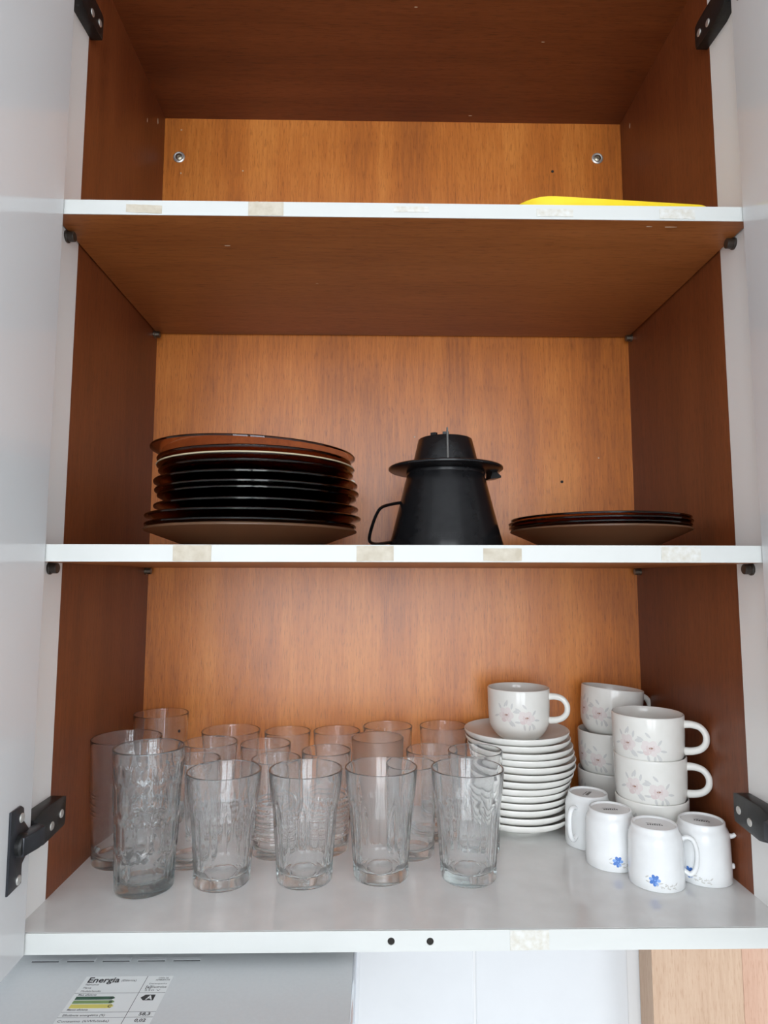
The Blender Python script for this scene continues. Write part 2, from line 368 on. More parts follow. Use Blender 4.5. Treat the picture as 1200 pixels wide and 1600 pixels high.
# knots and nail heads on the back panel
for x, z in ((.245, .4545), (-.297, .102), (.243, .935)):
    bm = bmesh.new(); disc(bm, (x, D + .0001, z), .0022, (0, -1, 0), .0004, 12)
    obj('nail_head', bm, M['dark'], bk)
bm = bmesh.new(); disc(bm, (-.0605, D + .0001, .4517), .0042, (0, -1, 0), .0006, 16, .0003); obj('nail_head', bm, M['pin_metal'], bk)

# chips and scuffs in the veneer
M['chip'] = mat('pale_chip', (0.55, 0.42, 0.30), 0.6)
def chip(parent, axis, c, a, b):
    bm = bmesh.new(); pts = [(math.cos(t) * a * (1 + .25 * math.cos(3 * t)), math.sin(t) * b) for t in [2 * PI * k / 9 for k in range(9)]]
    f = {'x': lambda p, s: (c[0] - math.copysign(.0002, c[0]) * s, c[1] + p[0], c[2] + p[1]), 'y': lambda p, s: (c[0] + p[0], c[1] - .0002 * s, c[2] + p[1]), 'z': lambda p, s: (c[0] + p[0], c[1] + p[1], c[2] - .0002 * s)}[axis]
    prism(bm, pts, f); q = obj('chip_mark', bm, M['chip'], parent); q['label'] = 'small pale chip in the veneer'
liners = [o_ for o_ in bpy.data.objects if o_.name.startswith('wood_lining')]
chip(liners[0], 'x', (-H, .293, .985), .0018, .0045); chip(liners[1], 'x', (H, .289, .985), .0014, .0040)
chip(liners[0], 'x', (-H, .25, .955), .0008, .0030)
for x, y, a in ((.115, .31, .0025), (.02, .12, .002), (-.06, .05, .0018), (.19, .17, .0022)): chip(bt_, 'z', (x, y, ZC), a, .0007)
for x, y, a in ((.250, .012, .0030), (.272, .0125, .0060), (-.19, .06, .0030), (-.10, .15, .0015)): chip(sh1, 'z', (x, y, S1B), a, .0007)
for x, z in ((-.325, .995), (-.3235, .925), (-.23, .93), (.03, .52), (.30, .49)): chip(bk, 'y', (x, D, z), .0012, .0012)

# doors: inner face in the plane through (x0, 0), leaning inward
def door(s, x0, lean):
    bm = bmesh.new(); box(bm, -.0005, .0163, -.345, -.0015, BB, 1.036, bev=.0012)
    if s < 0: bm.transform(Matrix.Scale(-1, 4, (1, 0, 0)))
    bm.transform(Matrix.Translation((x0, 0, 0)) @ Matrix.Rotation(s * -lean, 4, 'Z'))
    return obj('door', bm, M['door'], cab)
LL, LR = math.radians(2.2), math.radians(7.0)
dl = door(-1, -.3375, LL); dl['label'] = 'glossy white door swung open on the left'
dr = door(1, .3405, LR); dr['label'] = 'glossy white door swung open on the right'

# hinges: black body screwed to the side, arm and plate on the door
PLATE = [(-.0431, .117), (-.0258, .1172), (-.0205, .1139), (-.0192, .1025), (-.0113, .0946), (-.0066, .0899), (-.0085, .0732), (-.0194, .0666), (-.0186, .0504), (-.0422, .0495)]
def hinge(s, z0, x0, lean, flip):
    zc = .0825
    def mz(z): return z0 + (z if not flip else 2 * zc - z)
    h = bpy.data.objects.new('hinge', None); COL.objects.link(h); h.parent = cab; h['label'] = 'black hinge'
    X = lambda d: s * (H - d)
    bm = bmesh.new()
    out = [(.004, .0700), (.024, .0655), (.066, .0690), (.0675, .0735), (.0670, .0965), (.060, .0985), (.020, .0985), (.004, .0945)]
    prism(bm, [(y, mz(z)) for y, z in out], lambda p, k: (X(-.0002 + .0134 * k), p[0], p[1]), bev=.0008)
    obj('hinge_body', bm, M['black_plastic'], h, smooth=40)
    for y, z in ((.0576, .0825), (.0386, .0775)):
        bm = bmesh.new(); disc(bm, (X(.0128), y, mz(z)), .0040, (-s, 0, 0), .0012, 16, .0005)
        b2 = obj('hinge_screw', bm, M['steel'], h, smooth=40)
    # arm reaches from the body round to the door
    pl = Matrix.Translation((x0, 0, 0)) @ Matrix.Rotation(s * -lean, 4, 'Z')
    bm = bmesh.new()
    pts = [(-s * .0020, -.033), (-s * .0100, -.031), (-s * .0135, -.012), (-s * .0135, -.002), (-s * .0020, .006), (-s * .0010, -.004)]
    prism(bm, pts, lambda p, k: (x0 + p[0], p[1], mz((.0765, .0925)[k])), bev=.0008)
    obj('hinge_arm', bm, M['black_metal'], h, smooth=40)
    bm = bmesh.new(); prism(bm, [(y, mz(z)) for y, z in PLATE], lambda p, k: (-s * (.0001 + .0024 * k), p[0], p[1]), bev=.0006); bm.transform(pl)
    obj('door_plate', bm, M['black_metal'], h, smooth=40)
    bm = bmesh.new(); disc(bm, pl @ Vector((-s * .002, -.0265, mz(.0850))), .0095, (-s, 0, 0), .006, 20, .0015); obj('hinge_cup', bm, M['black_plastic'], h, smooth=40)
    for y, z in ((-.0247, .1068), (-.0250, .0556)):
        bm = bmesh.new(); disc(bm, pl @ Vector((-s * .0022, y, mz(z))), .0040, (-s, 0, 0), .0014, 16, .0005); obj('hinge_screw', bm, M['steel'], h, smooth=40)
for z0, flip in ((0, False), (.8465, False)):
    hinge(-1, z0, -.3375, LL, flip); hinge(1, z0, .3405, LR, flip)

# ------------------------------------------------------------------ range hood under the cabinet, its label
hood = thing('range_hood', 'silver grey slim range hood under the cabinet, with an energy label on top', 'range hood', (0, 0, 0))
bm = bmesh.new()
prof = [(-.175, -.060), (-.165, -.0345), (-.158, -.0302), (-.15, -.03), (.30, -.03), (.30, -.13), (-.16, -.13), (-.172, -.10)]
prism(bm, prof, lambda p, s: (-.66 + s * (.66 - .0478), p[0], p[1]))
obj('hood_body', bm, M['hood'], hood)
bm = bmesh.new()
pts = [(-.0478, -.128), (-.0478, -.0302), (-.0472, -.0297), (-.0455, -.0298), (-.0442, -.0312), (-.0440, -.034), (-.0440, -.128)]
prism(bm, pts, lambda p, s: (p[0], -.17 + s * .468, p[1]))
o = obj('side_edge', bm, M['hood_edge'], hood, smooth=50); o['label'] = 'rounded side edge with its glint painted in'
obj('mounting_rail', boxed(-.64, -.07, .07, .29, -.0301, -.0182), M['hood'], hood)
for i in range(5):
    x0 = -.3364 + i * .0316
    bm = bmesh.new(); box(bm, x0, x0 + .025, .0112, .0168, -.0300, -.0292, bev=.0003); ve = obj('vent_louvre', bm, M['hood'], hood)
    obj('vent_slot', boxed(x0 + .0005, x0 + .0245, .0106, .0116, -.0301, -.02935), M['slot'], ve)
LX0, LX1, LY1, LY0, LZ = -.2772, -.2025, -.0118, -.112, -.0299
lab = obj('energy_label', boxed(LX0, LX1, LY0, LY1, LZ - .0002, LZ + .0001), M['paper'], hood); lab['label'] = 'printed energy efficiency label'
def flat(name, pts, m, k=1):
    bm = bmesh.new(); prism(bm, pts, lambda p, s: (p[0], p[1], LZ + .0001 + .00004 * k * s)); return obj(name, bm, m, lab)
def rect(x0, x1, y0, y1): return [(x0, y0), (x1, y0), (x1, y1), (x0, y1)]
def text(s, x, y, size, m, bold=0.0, width=None, align='LEFT'):
    cu = bpy.data.curves.new('lettering', 'FONT'); cu.body = s; cu.size = size; cu.offset = bold; cu.extrude = 0.00002; cu.align_x = align; cu.resolution_u = 2
    t = bpy.data.objects.new('lettering', cu); COL.objects.link(t)
    bpy.context.view_layer.update()
    me = bpy.data.meshes.new_from_object(t.evaluated_get(bpy.context.evaluated_depsgraph_get()))
    bpy.data.objects.remove(t); bpy.data.curves.remove(cu)
    xs = [v.co.x for v in me.vertices]
    sx = 1.0
    if width and xs: sx = width / (max(xs) - min(xs))
    me.transform(Matrix.Translation((x, y, LZ + .00018)) @ Matrix.Scale(sx, 4, (1, 0, 0)))
    me.materials.clear(); me.materials.append(m)
    o = link('lettering', me, lab); o['kind'] = 'stuff'; return o
LV = .0004
for nm, r in (('rule_line', rect(LX0, LX1, -.0353, -.0349)), ('rule_line', rect(LX0, LX1, -.0597, -.0593)), ('rule_line', rect(LX0, LX1, -.0662, -.0658)), ('rule_line', rect(LX0, LX1, -.0795, -.0791)), ('rule_line', rect(-.2248, -.2243, LY0, LY1))):
    flat(nm, r, M['ink_grey'])
text('Energia', -.2738, -.0205, .0105, M['ink'], .00026, .0268)
text('(El\u00e9trica)', -.2450, -.0192, .0040, M['ink_grey'], 0, .0125)
text('Fabricante', -.2734, -.0245, .0036, M['ink_grey'], 0, .0110)
text('Marca', -.2734, -.0290, .0036, M['ink_grey'], 0, .0066)
text('Modelo/tens\u00e3o', -.2734, -.0336, .0036, M['ink_grey'], 0, .0165)
text('Mais eficiente', -.2734, -.0384, .0034, M['ink_grey'], .00004, .0150)
text('Menos eficiente', -.2740, -.0575, .0034, M['ink_grey'], .00004, .0165)
def arrow(x0, x1, y0, y1, m):
    flat('efficiency_arrow', [(x0, y0), (x1 - .0022, y0), (x1, (y0 + y1) / 2), (x1 - .0022, y1), (x0, y1)], m)
AX = -.2738
arrow(AX, -.2414, -.0437, -.0396, M['e_dgreen']); arrow(AX, -.2400, -.0487, -.0446, M['e_green']); arrow(AX, -.2388, -.0546, -.0496, M['e_yellow'])
for t_, x_, y_ in (('A', -.2462, -.0431), ('B', -.2446, -.0482), ('C', -.2436, -.0537)): text(t_, x_, y_, .0046, M['ink'], .0001)
flat('rating_arrow', [(-.2208, -.0416), (-.2178, -.0451), (-.2095, -.0451), (-.2095, -.0378), (-.2178, -.0378)], M['ink'])
tA = text('A', -.2158, -.0441, .0072, M['paper'], .0002); tA.location.z = .00004
text('COIFA DE', -.2145, -.0157, .0028, M['ink_grey'], 0, .0085); text('AMBIENTE', -.2160, -.0185, .0028, M['ink'], 0, .0120)
text('Desempenho', -.2200, -.0236, .0026, M['ink_grey'], 0, .0150)
text('[e]', -.2212, -.0292, .0050, M['ink'], .0001, .0042); text('Electrolux', -.2165, -.0288, .0040, M['ink'], 0, .0125)
text('220 V', -.2210, -.0328, .0026, M['ink_grey'], 0, .0130)
text('Efici\u00eancia energ\u00e9tica (%)', -.2744, -.0645, .0036, M['ink'], 0, .0330)
text('58,3', -.2150, -.0640, .0052, M['ink'], .0001, .0088)
text('Consumo (kWh/m\u00eas)', -.2755, -.0715, .0036, M['ink'], 0, .0400)
text('0,02', -.2158, -.0716, .0052, M['ink'], .0001, .0088)

# ------------------------------------------------------------------ wooden board on the wall at lower right
wp = thing('wooden_board', 'pale wooden board of glued planks standing against the wall below the cabinet, right', 'board', (.336, .289, -.9))
xs = (0, .1195, .1980, .29)
for i in range(3):
    bm = bmesh.new(); box(bm, xs[i] + .0001, xs[i + 1] - .0001, .0, .0437, .0, .868, bev=.0004)
    obj('plank', bm, M['pink_wood'] if i == 1 else M['pale_wood'], wp)

# ------------------------------------------------------------------ glass tumblers
def lerp(a, b, t): return a + (b - a) * t
def zs(*segs):
    out = []
    for a, b, n in segs: out += [a + (b - a) * i / n for i in range(n)]
    return out + [segs[-1][1]]
def tumbler_mesh(name, h, rb, rt, wall, base, m, zlist=None, fn=None, n=64, curve=1.0, sharp=35, thick=1.35):
    """closed glass wall: outer skin up, rim, inner skin down to a thick base"""
    ro = lambda z: lerp(rb, rt, (max(z, 0) / h) ** curve)
    zl = zlist or zs((.0022, h - .001, 14))
    prof = [(0, .0010), (rb * .80, .0010), (rb * .88, .0003), (rb - .0018, .0003), (ro(.0008) - .0006, .0008)]
    k0 = len(prof); prof += [(ro(z), z) for z in zl]; k1 = len(prof)
    hw = wall / 2; prof += [(rt - hw + hw * math.cos(PI * k / 8), h - hw + hw * math.sin(PI * k / 8)) for k in range(1, 9)]
    iz = zs((h - .006, base + .010, 8))
    prof += [(ro(z) - wall * lerp(1.0, thick, min(1, (1 - z / h) * 2.2)), z) for z in iz]
    rr = ro(base) - wall * (thick + .05)
    prof += [(rr - .0004, base + .006), (rr - .0020, base + .0028), (rr - .0055, base + .0007), (rr * .5, base), (0, base)]
    bm = bmesh.new()
    f = (lambda i, r, z, t: fn(r, z, t) if k0 <= i < k1 else r) if fn else None
    lathe(bm, prof, n, f, close=False)
    me = finish(bm, name, m, smooth=sharp); return me
NF = 14
def facet(h):
    zt, zb = .735 * h, .010
    def fn(r, z, t):
        a = (t % (2 * PI / NF)) - PI / NF
        flat_r = r * math.cos(PI / NF) / math.cos(a) - lerp(.0002, .0011, (z - zb) / (zt - zb))
        if z >= zt + .0004 or z <= zb - .0004: return r
        k = 1.0
        if z < zb + .004: k = (z - zb + .0004) / .0044
        return lerp(r, flat_r, max(0, min(1, k)))
    return fn
def cell(r, z, t):
    """honeycomb of shallow tall cells"""
    NC = 14; P, C = .0205, .0140; best = 9.0; u = t / (2 * PI) * NC
    for row in range(4):
        du = (u - 0.5 * (row % 2)) % 1.0; du = min(du, 1 - du)
        dz = abs(z - (.0228 + row * (P + C)))
        best = min(best, max(du * 2, dz / P + du * 2 * (1 - C / P)))
    k = max(0.0, min(1.0, (1.0 - best) / 0.42)); k = k * k * (3 - 2 * k)
    e = min(1, max(0, (z - .009) / .003)) * min(1, max(0, (.128 - z) / .004))
    return r - .00095 * k * e
def rings(z0, z1, step, amp):
    def fn(r, z, t):
        return r + (amp * math.cos(2 * PI * (z - z0) / step) if z0 <= z <= z1 else 0)
    return fn
FH = .1122
fz = zs((.0022, .0094, 3), (.0098, .014, 3), (.0145, .735 * FH - .0002, 8), (.735 * FH + .0006, FH - .0012, 6))
G = {}
G['facet'] = tumbler_mesh('faceted_tumbler', FH, .0288, .0392, .0022, .0085, M['glass'], fz, facet(FH), n=NF * 6, sharp=12, thick=2.0)
G['hex'] = tumbler_mesh('honeycomb_tumbler', .1392, .0292, .0361, .0024, .0095, M['glass_grey'], zs((.0022, .138, 120)), cell, n=196, sharp=60, thick=1.7)
G['ringed_tall'] = tumbler_mesh('tall_tumbler', .1335, .0325, .0386, .0015, .008, M['glass_clear'], zs((.0022, .050, 6), (.0505, .080, 44), (.081, .1325, 6)),
    lambda r, z, t: r + sum(.0005 * math.exp(-((z - c) / .0006) ** 2) for c in (.055, .0595, .0665, .0735, .0765)), n=72, sharp=60)
G['tall'] = tumbler_mesh('tall_tumbler', .1365, .0300, .0350, .0015, .008, M['glass_clear'], n=72)
G['ringed'] = tumbler_mesh('ringed_tumbler', .105, .0265, .0287, .0018, .007, M['glass'], zs((.0022, .016, 4), (.0165, .0605, 66), (.062, .104, 6)), rings(.0165, .0605, .0055, .0003), n=72, sharp=60)
G['ringed2'] = tumbler_mesh('ringed_tumbler', .112, .0265, .0292, .0018, .007, M['glass'], zs((.0022, .016, 4), (.0165, .0660, 72), (.067, .111, 6)), rings(.0165, .066, .0055, .0003), n=72, sharp=60)
def plain(h, rb, rt, m='glass', wall=.0017): return tumbler_mesh('plain_tumbler', h, rb, rt, wall, .0075, M[m], n=72)
def glass(me, name, x, y, label, group=None, rot=0.0):
    o = link(name, me, None, (x, y, 0)); o.rotation_euler = (0, 0, rot); return tag(o, label, 'glass', group)
FR = 'faceted clear tumblers in the front row'
glass(G['facet'], 'faceted_tumbler', -.1873, .1006, 'faceted clear glass tumbler in the front row, right beside the honeycomb glass', FR, .10)
glass(G['facet'], 'faceted_tumbler', -.1015, .1046, 'second faceted clear tumbler from the left in the front row', FR, .27)
glass(G['facet'], 'faceted_tumbler', -.0212, .1115, 'third faceted clear tumbler from the left in the front row', FR, .16)
glass(G['facet'], 'faceted_tumbler', .0712, .1065, 'faceted clear tumbler at the right end of the front row, nearest the saucers', FR, .05)
glass(G['hex'], 'honeycomb_tumbler', -.2632, .0887, 'tall greyish tumbler with a honeycomb pattern, front left', None, .2)
glass(G['ringed_tall'], 'tall_tumbler', -.3105, .1555, 'tall thin tumbler with fine ring lines, beside the left cabinet wall')
glass(G['tall'], 'tall_tumbler', -.3095, .2760, 'tall plain tumbler in the back left corner, its rim the highest')
PL = 'plain clear tumblers in the back rows'
glass(plain(.111, .0265, .0290), 'plain_tumbler', -.2318, .1500, 'plain clear tumbler half hidden between the honeycomb glass and the first faceted tumbler', PL)
glass(plain(.1145, .0270, .0328), 'plain_tumbler', -.2290, .2125, 'plain clear tumbler directly behind the one beside the honeycomb glass', PL)
glass(plain(.1125, .0290, .0385), 'plain_tumbler', -.2190, .2845, 'wide plain tumbler by the back panel, next to the tall corner glass', PL)
glass(plain(.1075, .0270, .0315), 'plain_tumbler', -.1645, .2330, 'plain clear tumbler in the third row, between first and second faceted tumblers', PL)
glass(plain(.1095, .0270, .0310), 'plain_tumbler', -.1445, .2925, 'plain tumbler against the back panel, second from the left in the last row', PL)
glass(plain(.1100, .0270, .0315), 'plain_tumbler', -.0785, .2925, 'plain tumbler against the back panel, third from the left in the last row', PL)
glass(plain(.1180, .0280, .0330), 'plain_tumbler', -.0100, .2830, 'plain tumbler against the back panel, behind the frosted glass', PL)
glass(plain(.1175, .0275, .0322), 'plain_tumbler', .0650, .2870, 'plain tumbler at the right end of the last row, nearest the saucers', PL)
glass(plain(.1020, .0270, .0318), 'plain_tumbler', .0430, .2230, 'plain clear tumbler in the third row, seen between the last two faceted tumblers', PL)
glass(plain(.1125, .0270, .0322), 'plain_tumbler', .0905, .1770, 'plain clear tumbler behind the rightmost faceted tumbler, overlapping the saucers', PL)
glass(plain(.0995, .0265, .0292), 'plain_tumbler', .0145, .1690, 'low plain tumbler in the second row, between the third and fourth faceted tumblers', PL)
RG = 'clear tumblers with ringed lower halves'
glass(G['ringed'], 'ringed_tumbler', -.1428, .1735, 'ring-patterned tumbler seen between the first and second faceted tumblers', RG)
glass(G['ringed2'], 'ringed_tumbler', -.0850, .1815, 'ring-patterned tumbler seen between the second and third faceted tumblers', RG)
glass(plain(.1185, .0285, .0322, 'glass_frost', .0020), 'frosted_tumbler', -.0242, .2165, 'milky frosted tumbler in the third row behind the third faceted tumbler')

# ------------------------------------------------------------------ saucers, cups
ZP = .0083
def saucer_mesh():
    bm = bmesh.new()
    prof = [(0, .0030), (.0285, .0030), (.0295, .0003), (.0320, .0003), (.0335, .0030), (.0400, .0042), (.0500, .0068), (.0580, .0098), (.0630, .0124), (.0660, .0152), (.0673, .0182), (.0674, .0196), (.0668, .0203),
            (.0656, .0194), (.0635, .0168), (.0590, .0144), (.0510, .0114), (.0420, .0091), (.0370, .0084), (.0300, ZP), (0, ZP)]
    lathe(bm, prof, 72, close=False); return finish(bm, 'saucer', M['china'], smooth=45)
sm = saucer_mesh()
ORD = ['top', 'second', 'third', 'fourth', 'fifth', 'sixth', 'seventh', 'eighth', 'ninth', 'tenth', 'eleventh', 'twelfth', 'bottom']
sx = [0, -.001, -.002, -.001, -.001, .0, .0035, .0070, .0075, .0055, .0035, .0015, 0]     # from the bottom up
for i in range(13):
    k = 12 - i
    o = link('saucer', sm, None, (.1570 + sx[i], .2570 + rnd.uniform(-.0015, .0015), ZP * i)); o.rotation_euler = (0, 0, rnd.uniform(0, 6))
    o.rotation_euler.y = .0
    if k == 0: l = 'cream white saucer on top of the stack, holding the flowered cup'
    elif k == 12: l = 'cream white saucer at the bottom of the stack, on the cabinet floor'
    else: l = f'cream white saucer, {ORD[k]} from the top of the saucer stack'
    tag(o, l, 'saucer', 'saucers in the stack')

def outline(cx, cz, rx, rz, rot=0.0, n=10, point=0.0):
    out = []
    for i in range(n):
        t = 2 * PI * i / n; x = rx * math.cos(t); z = rz * math.sin(t) * (1 - point * abs(math.cos(t)) ** 3)
        out.append((cx + x * math.cos(rot) - z * math.sin(rot), cz + x * math.sin(rot) + z * math.cos(rot)))
    return out
def wrap(bm, shapes, rf, lift):
    """print polygons (arc length, z, slot) on a body of revolution; theta 0 faces -Y"""
    for li, (poly, slot) in enumerate(shapes):
        e = lift + li * 4e-6
        cxm = sum(p[0] for p in poly) / len(poly); czm = sum(p[1] for p in poly) / len(poly)
        def pt(p):
            r = rf(p[1]) + e; t = p[0] / rf(.5 * (p[1] + czm)); return bm.verts.new((r * math.sin(t), -r * math.cos(t), p[1]))
        c = pt((cxm, czm)); vsx = [pt(p) for p in poly]
        for i in range(len(vsx)):
            f = bm.faces.new((c, vsx[i], vsx[(i + 1) % len(vsx)])); f.material_index = slot
def rose(cx, cz, s, r):
    sh = []
    for k in range(8):   # leaves
        a = r.uniform(0, 2 * PI) if k > 2 else (PI * .75, PI * .5, PI * .15)[k] + r.uniform(-.2, .2)
        d = s * r.uniform(1.15, 1.5)
        sh.append((outline(cx + d * math.cos(a), cz + d * math.sin(a), s * .42, s * .15, a + r.uniform(-.6, .6), 8, .4), 2))
    sh.append((outline(cx + s * .9, cz - s * 1.05, s * .5, s * .18, -.9, 8, .4), 2))
    for k in range(6):   # petals
        a = k * PI / 3 + r.uniform(-.2, .2); d = s * .60
        sh.append((outline(cx + d * math.cos(a), cz + d * .78 * math.sin(a), s * r.uniform(.44, .60), s * r.uniform(.34, .46), a + r.uniform(-.4, .4), 10), 0 if k % 2 else 1 if k == 4 else 0))
    for k in range(4):
        a = PI + k * PI / 3; d = s * .36
        sh.append((outline(cx + d * math.cos(a), cz + d * .6 * math.sin(a), s * .34, s * .12, a + PI / 2, 8), 1))
    sh.append((outline(cx, cz, s * .30, s * .20, 0, 10), 1)); sh.append((outline(cx + s * .05, cz, s * .24, s * .10, .1, 8), 3))
    return sh
CHT = .064
CUP = [(.0250, .0006), (.0285, .0030), (.0325, .0075), (.0360, .0130), (.0384, .0195), (.0393, .0280), (.0398, .0400), (.0402, .0620)]
def interp(tab):
    def f(z):
        if z <= tab[0][1]: return tab[0][0]
        for (r0, z0), (r1, z1) in zip(tab, tab[1:]):
            if z <= z1: return lerp(r0, r1, (z - z0) / (z1 - z0))
        return tab[-1][0]
    return f
cupr = interp(CUP)
def cup_parts():
    bm = bmesh.new()
    prof = [(0, .0022), (.0225, .0022), (.0232, .0003), (.0248, .0003)] + CUP + [(.0401, .0634), (.0396, CHT), (.0388, CHT), (.0383, .0632)]
    prof += [(.0379, .055), (.0374, .040), (.0368, .028), (.0355, .0195), (.0325, .0130), (.0270, .0080), (.0200, .0056), (0, .0050)]
    lathe(bm, prof, 72, close=False); body = finish(bm, 'cup_body', M['china'], smooth=50)
    bm = bmesh.new()
    path = spline([(.0385, 0, .0540), (.0470, 0, .0545), (.0560, 0, .0520), (.0615, 0, .0445), (.0612, 0, .0350), (.0560, 0, .0285), (.0480, 0, .0252), (.0385, 0, .0240)], 5)
    tube(bm, path, [.0046 - .0010 * math.sin(PI * i / (len(path) - 1)) for i in range(len(path))], 12, .95); handle = finish(bm, 'handle', M['china'], smooth=180)
    r = random.Random(3); sh = rose(-.0130, .0345, .0098, r) + rose(.0130, .0315, .0098, r)
    bm = bmesh.new(); wrap(bm, sh, cupr, .00006)
    pr = finish(bm, 'flower_print', [M['p_pale'], M['p_pink'], M['p_leaf'], M['p_core']], smooth=180)
    return body, handle, pr
cb, chd, cpr = cup_parts()
def cup(loc, rotz, label, rot=None, pturn=None):
    t = thing('cup', label, 'cup', loc, rot or (0, 0, rotz), 'flowered coffee cups')
    link('cup_body', cb, t); link('handle', chd, t)
    p = link('flower_print', cpr, t); p.rotation_euler = (0, 0, pturn if pturn is not None else 0); p['label'] = 'pale pink rose print'
    return t
cup((.1612, .2600, 12 * ZP + ZP + .0001), -.38, 'flowered cream cup standing on the saucer stack', pturn=.08)
FX, FY, FP = .2925, .1665, .0468
cup((FX + .0015, FY, 0), 1.2, 'flowered cup at the bottom of the right front stack, hidden below by creamers', pturn=-1.75)
cup((FX + .0010, FY, FP), -.52, 'flowered cup in the middle of the right front stack', pturn=0)
cup((FX, FY, 2 * FP), -.52, 'flowered cup on top of the right front stack', pturn=-.14)
BX, BY, BP = .2850, .2780, .0500
cup((BX - .001, BY, 0), .5, 'flowered cup at the bottom of the rear stack, behind the front cups', pturn=-1.56)
cup((BX + .0005, BY, BP), .5, 'flowered cup in the middle of the rear stack', pturn=-1.56)
cup((BX + .0015, BY, 2 * BP + .0048), .3, 'flowered cup tilted on top of the rear stack', rot=(0.0, math.radians(6), .3), pturn=-1.37)

# ------------------------------------------------------------------ small upturned creamer cups with blue flowers
CRH = .0588
CR = [(.0277, .0008), (.0276, .010), (.0272, .030), (.0268, .0440), (.0260, .0490), (.0244, .0520), (.0236, .0535), (.0232, .0560), (.0229, .0580)]
crr = interp(CR)
def creamer_parts():
    bm = bmesh.new()
    prof = [(.0252, .0010), (.0256, .0003), (.0272, .0003)] + CR + [(.0222, CRH), (.0212, CRH), (.0206, .0582), (.0200, .0570), (0, .0568), (0, .0530), (.0205, .0525), (.0238, .0480), (.0248, .0300), (.0252, .0100)]
    lathe(bm, prof[:13] + prof[13:17], 64, close=False)
    # inside
    b2 = [(0, .0530), (.0205, .0525), (.0238, .0480), (.0248, .0300), (.0252, .0100), (.0252, .0010)]
    lathe(bm, b2, 64, close=False)
    bmesh.ops.remove_doubles(bm, verts=bm.verts[:], dist=1e-6)
    body = finish(bm, 'creamer_body', M['china_white'], smooth=50)
    bm = bmesh.new()
    path = spline([(.0250, 0, .0450), (.0310, 0, .0475), (.0365, 0, .0450), (.0395, 0, .0370), (.0398, 0, .0260), (.0375, 0, .0160), (.0330, 0, .0115), (.0290, 0, .0130), (.0262, 0, .0150)], 5)
    tube(bm, path, .0024, 10, 1.25); hd = finish(bm, 'handle', M['china_white'], smooth=180)
    bm = bmesh.new(); sh = []; r = random.Random(5)
    for k in range(7):
        a = 2 * PI * k / 7 + r.uniform(-.2, .2); sh.append((outline(.0036 * math.cos(a), .0115 + .0036 * math.sin(a), .0022, .0017, a, 8), 0 if k % 3 else 1))
    sh.append((outline(0, .0115, .0021, .0019), 0)); sh.append((outline(.0002, .0118, .0008, .0007), 1))
    for k in range(10): sh.append((outline(.002 + .0021 * k, .0070 + .0022 * math.sin(k * 1.9) - .0001 * k, .0011, .0005, r.uniform(0, 3), 7, .3), 2))
    for x, z, a, q in ((-.0075, .0140, .6, 2), (-.0070, .0095, -.3, 2), (.0070, .0060, -.2, 2), (.0110, .0075, .5, 2), (.0135, .0045, -.4, 2), (.0160, .0070, .2, 2), (.0190, .0050, .1, 2), (.0060, .0095, .2, 2), (.0215, .0085, .8, 2)):
        sh.append((outline(x, z, .0021, .0007, a, 8, .4), q))
    wrap(bm, sh, crr, .00006); pr = finish(bm, 'flower_print', [M['p_blue'], M['p_blue2'], M['p_vine']], smooth=180)
    # worn maker's stamp on the base
    bm = bmesh.new()
    for k in range(7):
        x = -.0075 + k * .0023
        prism(bm, [(x, -.0022), (x + .0016, -.0026), (x + .0019, .0006 + .0016 * (k % 2)), (x + .0003, .0010)], lambda p, s: (p[0], p[1], .0566 + .0003 * s))
    prism(bm, [(-.008, .0030), (.0068, .0026), (.007, .0034), (-.008, .0038)], lambda p, s: (p[0], p[1], .0566 + .0003 * s))
    st = finish(bm, 'base_stamp', M['stamp'])
    return body, hd, pr, st
kb, kh, kp, ks = creamer_parts()
def creamer(x, y, label, hang, pang, stub=False, handle=True):
    t = thing('creamer_cup', label, 'creamer cup', (x, y, 0), (0, 0, 0), 'upturned small white cups with blue flowers')
    link('cup_body', kb, t)
    if stub:
        bm = bmesh.new()
        tube(bm, spline([(.0248, 0, .0445), (.0290, 0, .0452), (.0318, 0, .0475)], 4), [.0034, .0030, .0027, .0025, .0023, .0022, .0021, .0020, .0018], 10)
        bm.transform(Matrix.Rotation(hang, 4, 'Z')); o = obj('broken_handle', bm, M['china_white'], t, smooth=180); o['label'] = 'upper stub of a snapped off handle'
        bm = bmesh.new(); tube(bm, [(.0255, 0, .0150), (.0292, 0, .0152), (.0300, 0, .0152)], [.0032, .0028, .0016], 10)
        bm.transform(Matrix.Rotation(hang, 4, 'Z')); o = obj('broken_handle', bm, M['china_white'], t, smooth=60); o['label'] = 'lower stub of a snapped off handle'
    elif hang is not None:
        o = link('handle', kh, t); o.rotation_euler = (0, 0, hang)
    p = link('flower_print', kp, t); p.rotation_euler = (0, 0, pang); p['label'] = 'blue flower print'
    s = link('base_stamp', ks, t); s.rotation_euler = (0, 0, pang * .5); s['label'] = 'dark smudged stamp on the base'
    return t
creamer(.2285, .1945, 'upturned small white cup with its handle towards us, beside the saucers', math.radians(-140), 1.9)
creamer(.2355, .1395, 'upturned small white cup, second from left, no handle showing', None, -.10)
creamer(.2655, .0925, 'upturned small white cup nearest the front edge, handle at its right', math.radians(-18), -.45)
creamer(.3205, .1030, 'upturned small white cup by the right wall with a broken handle', math.radians(-23), -.97, stub=True)

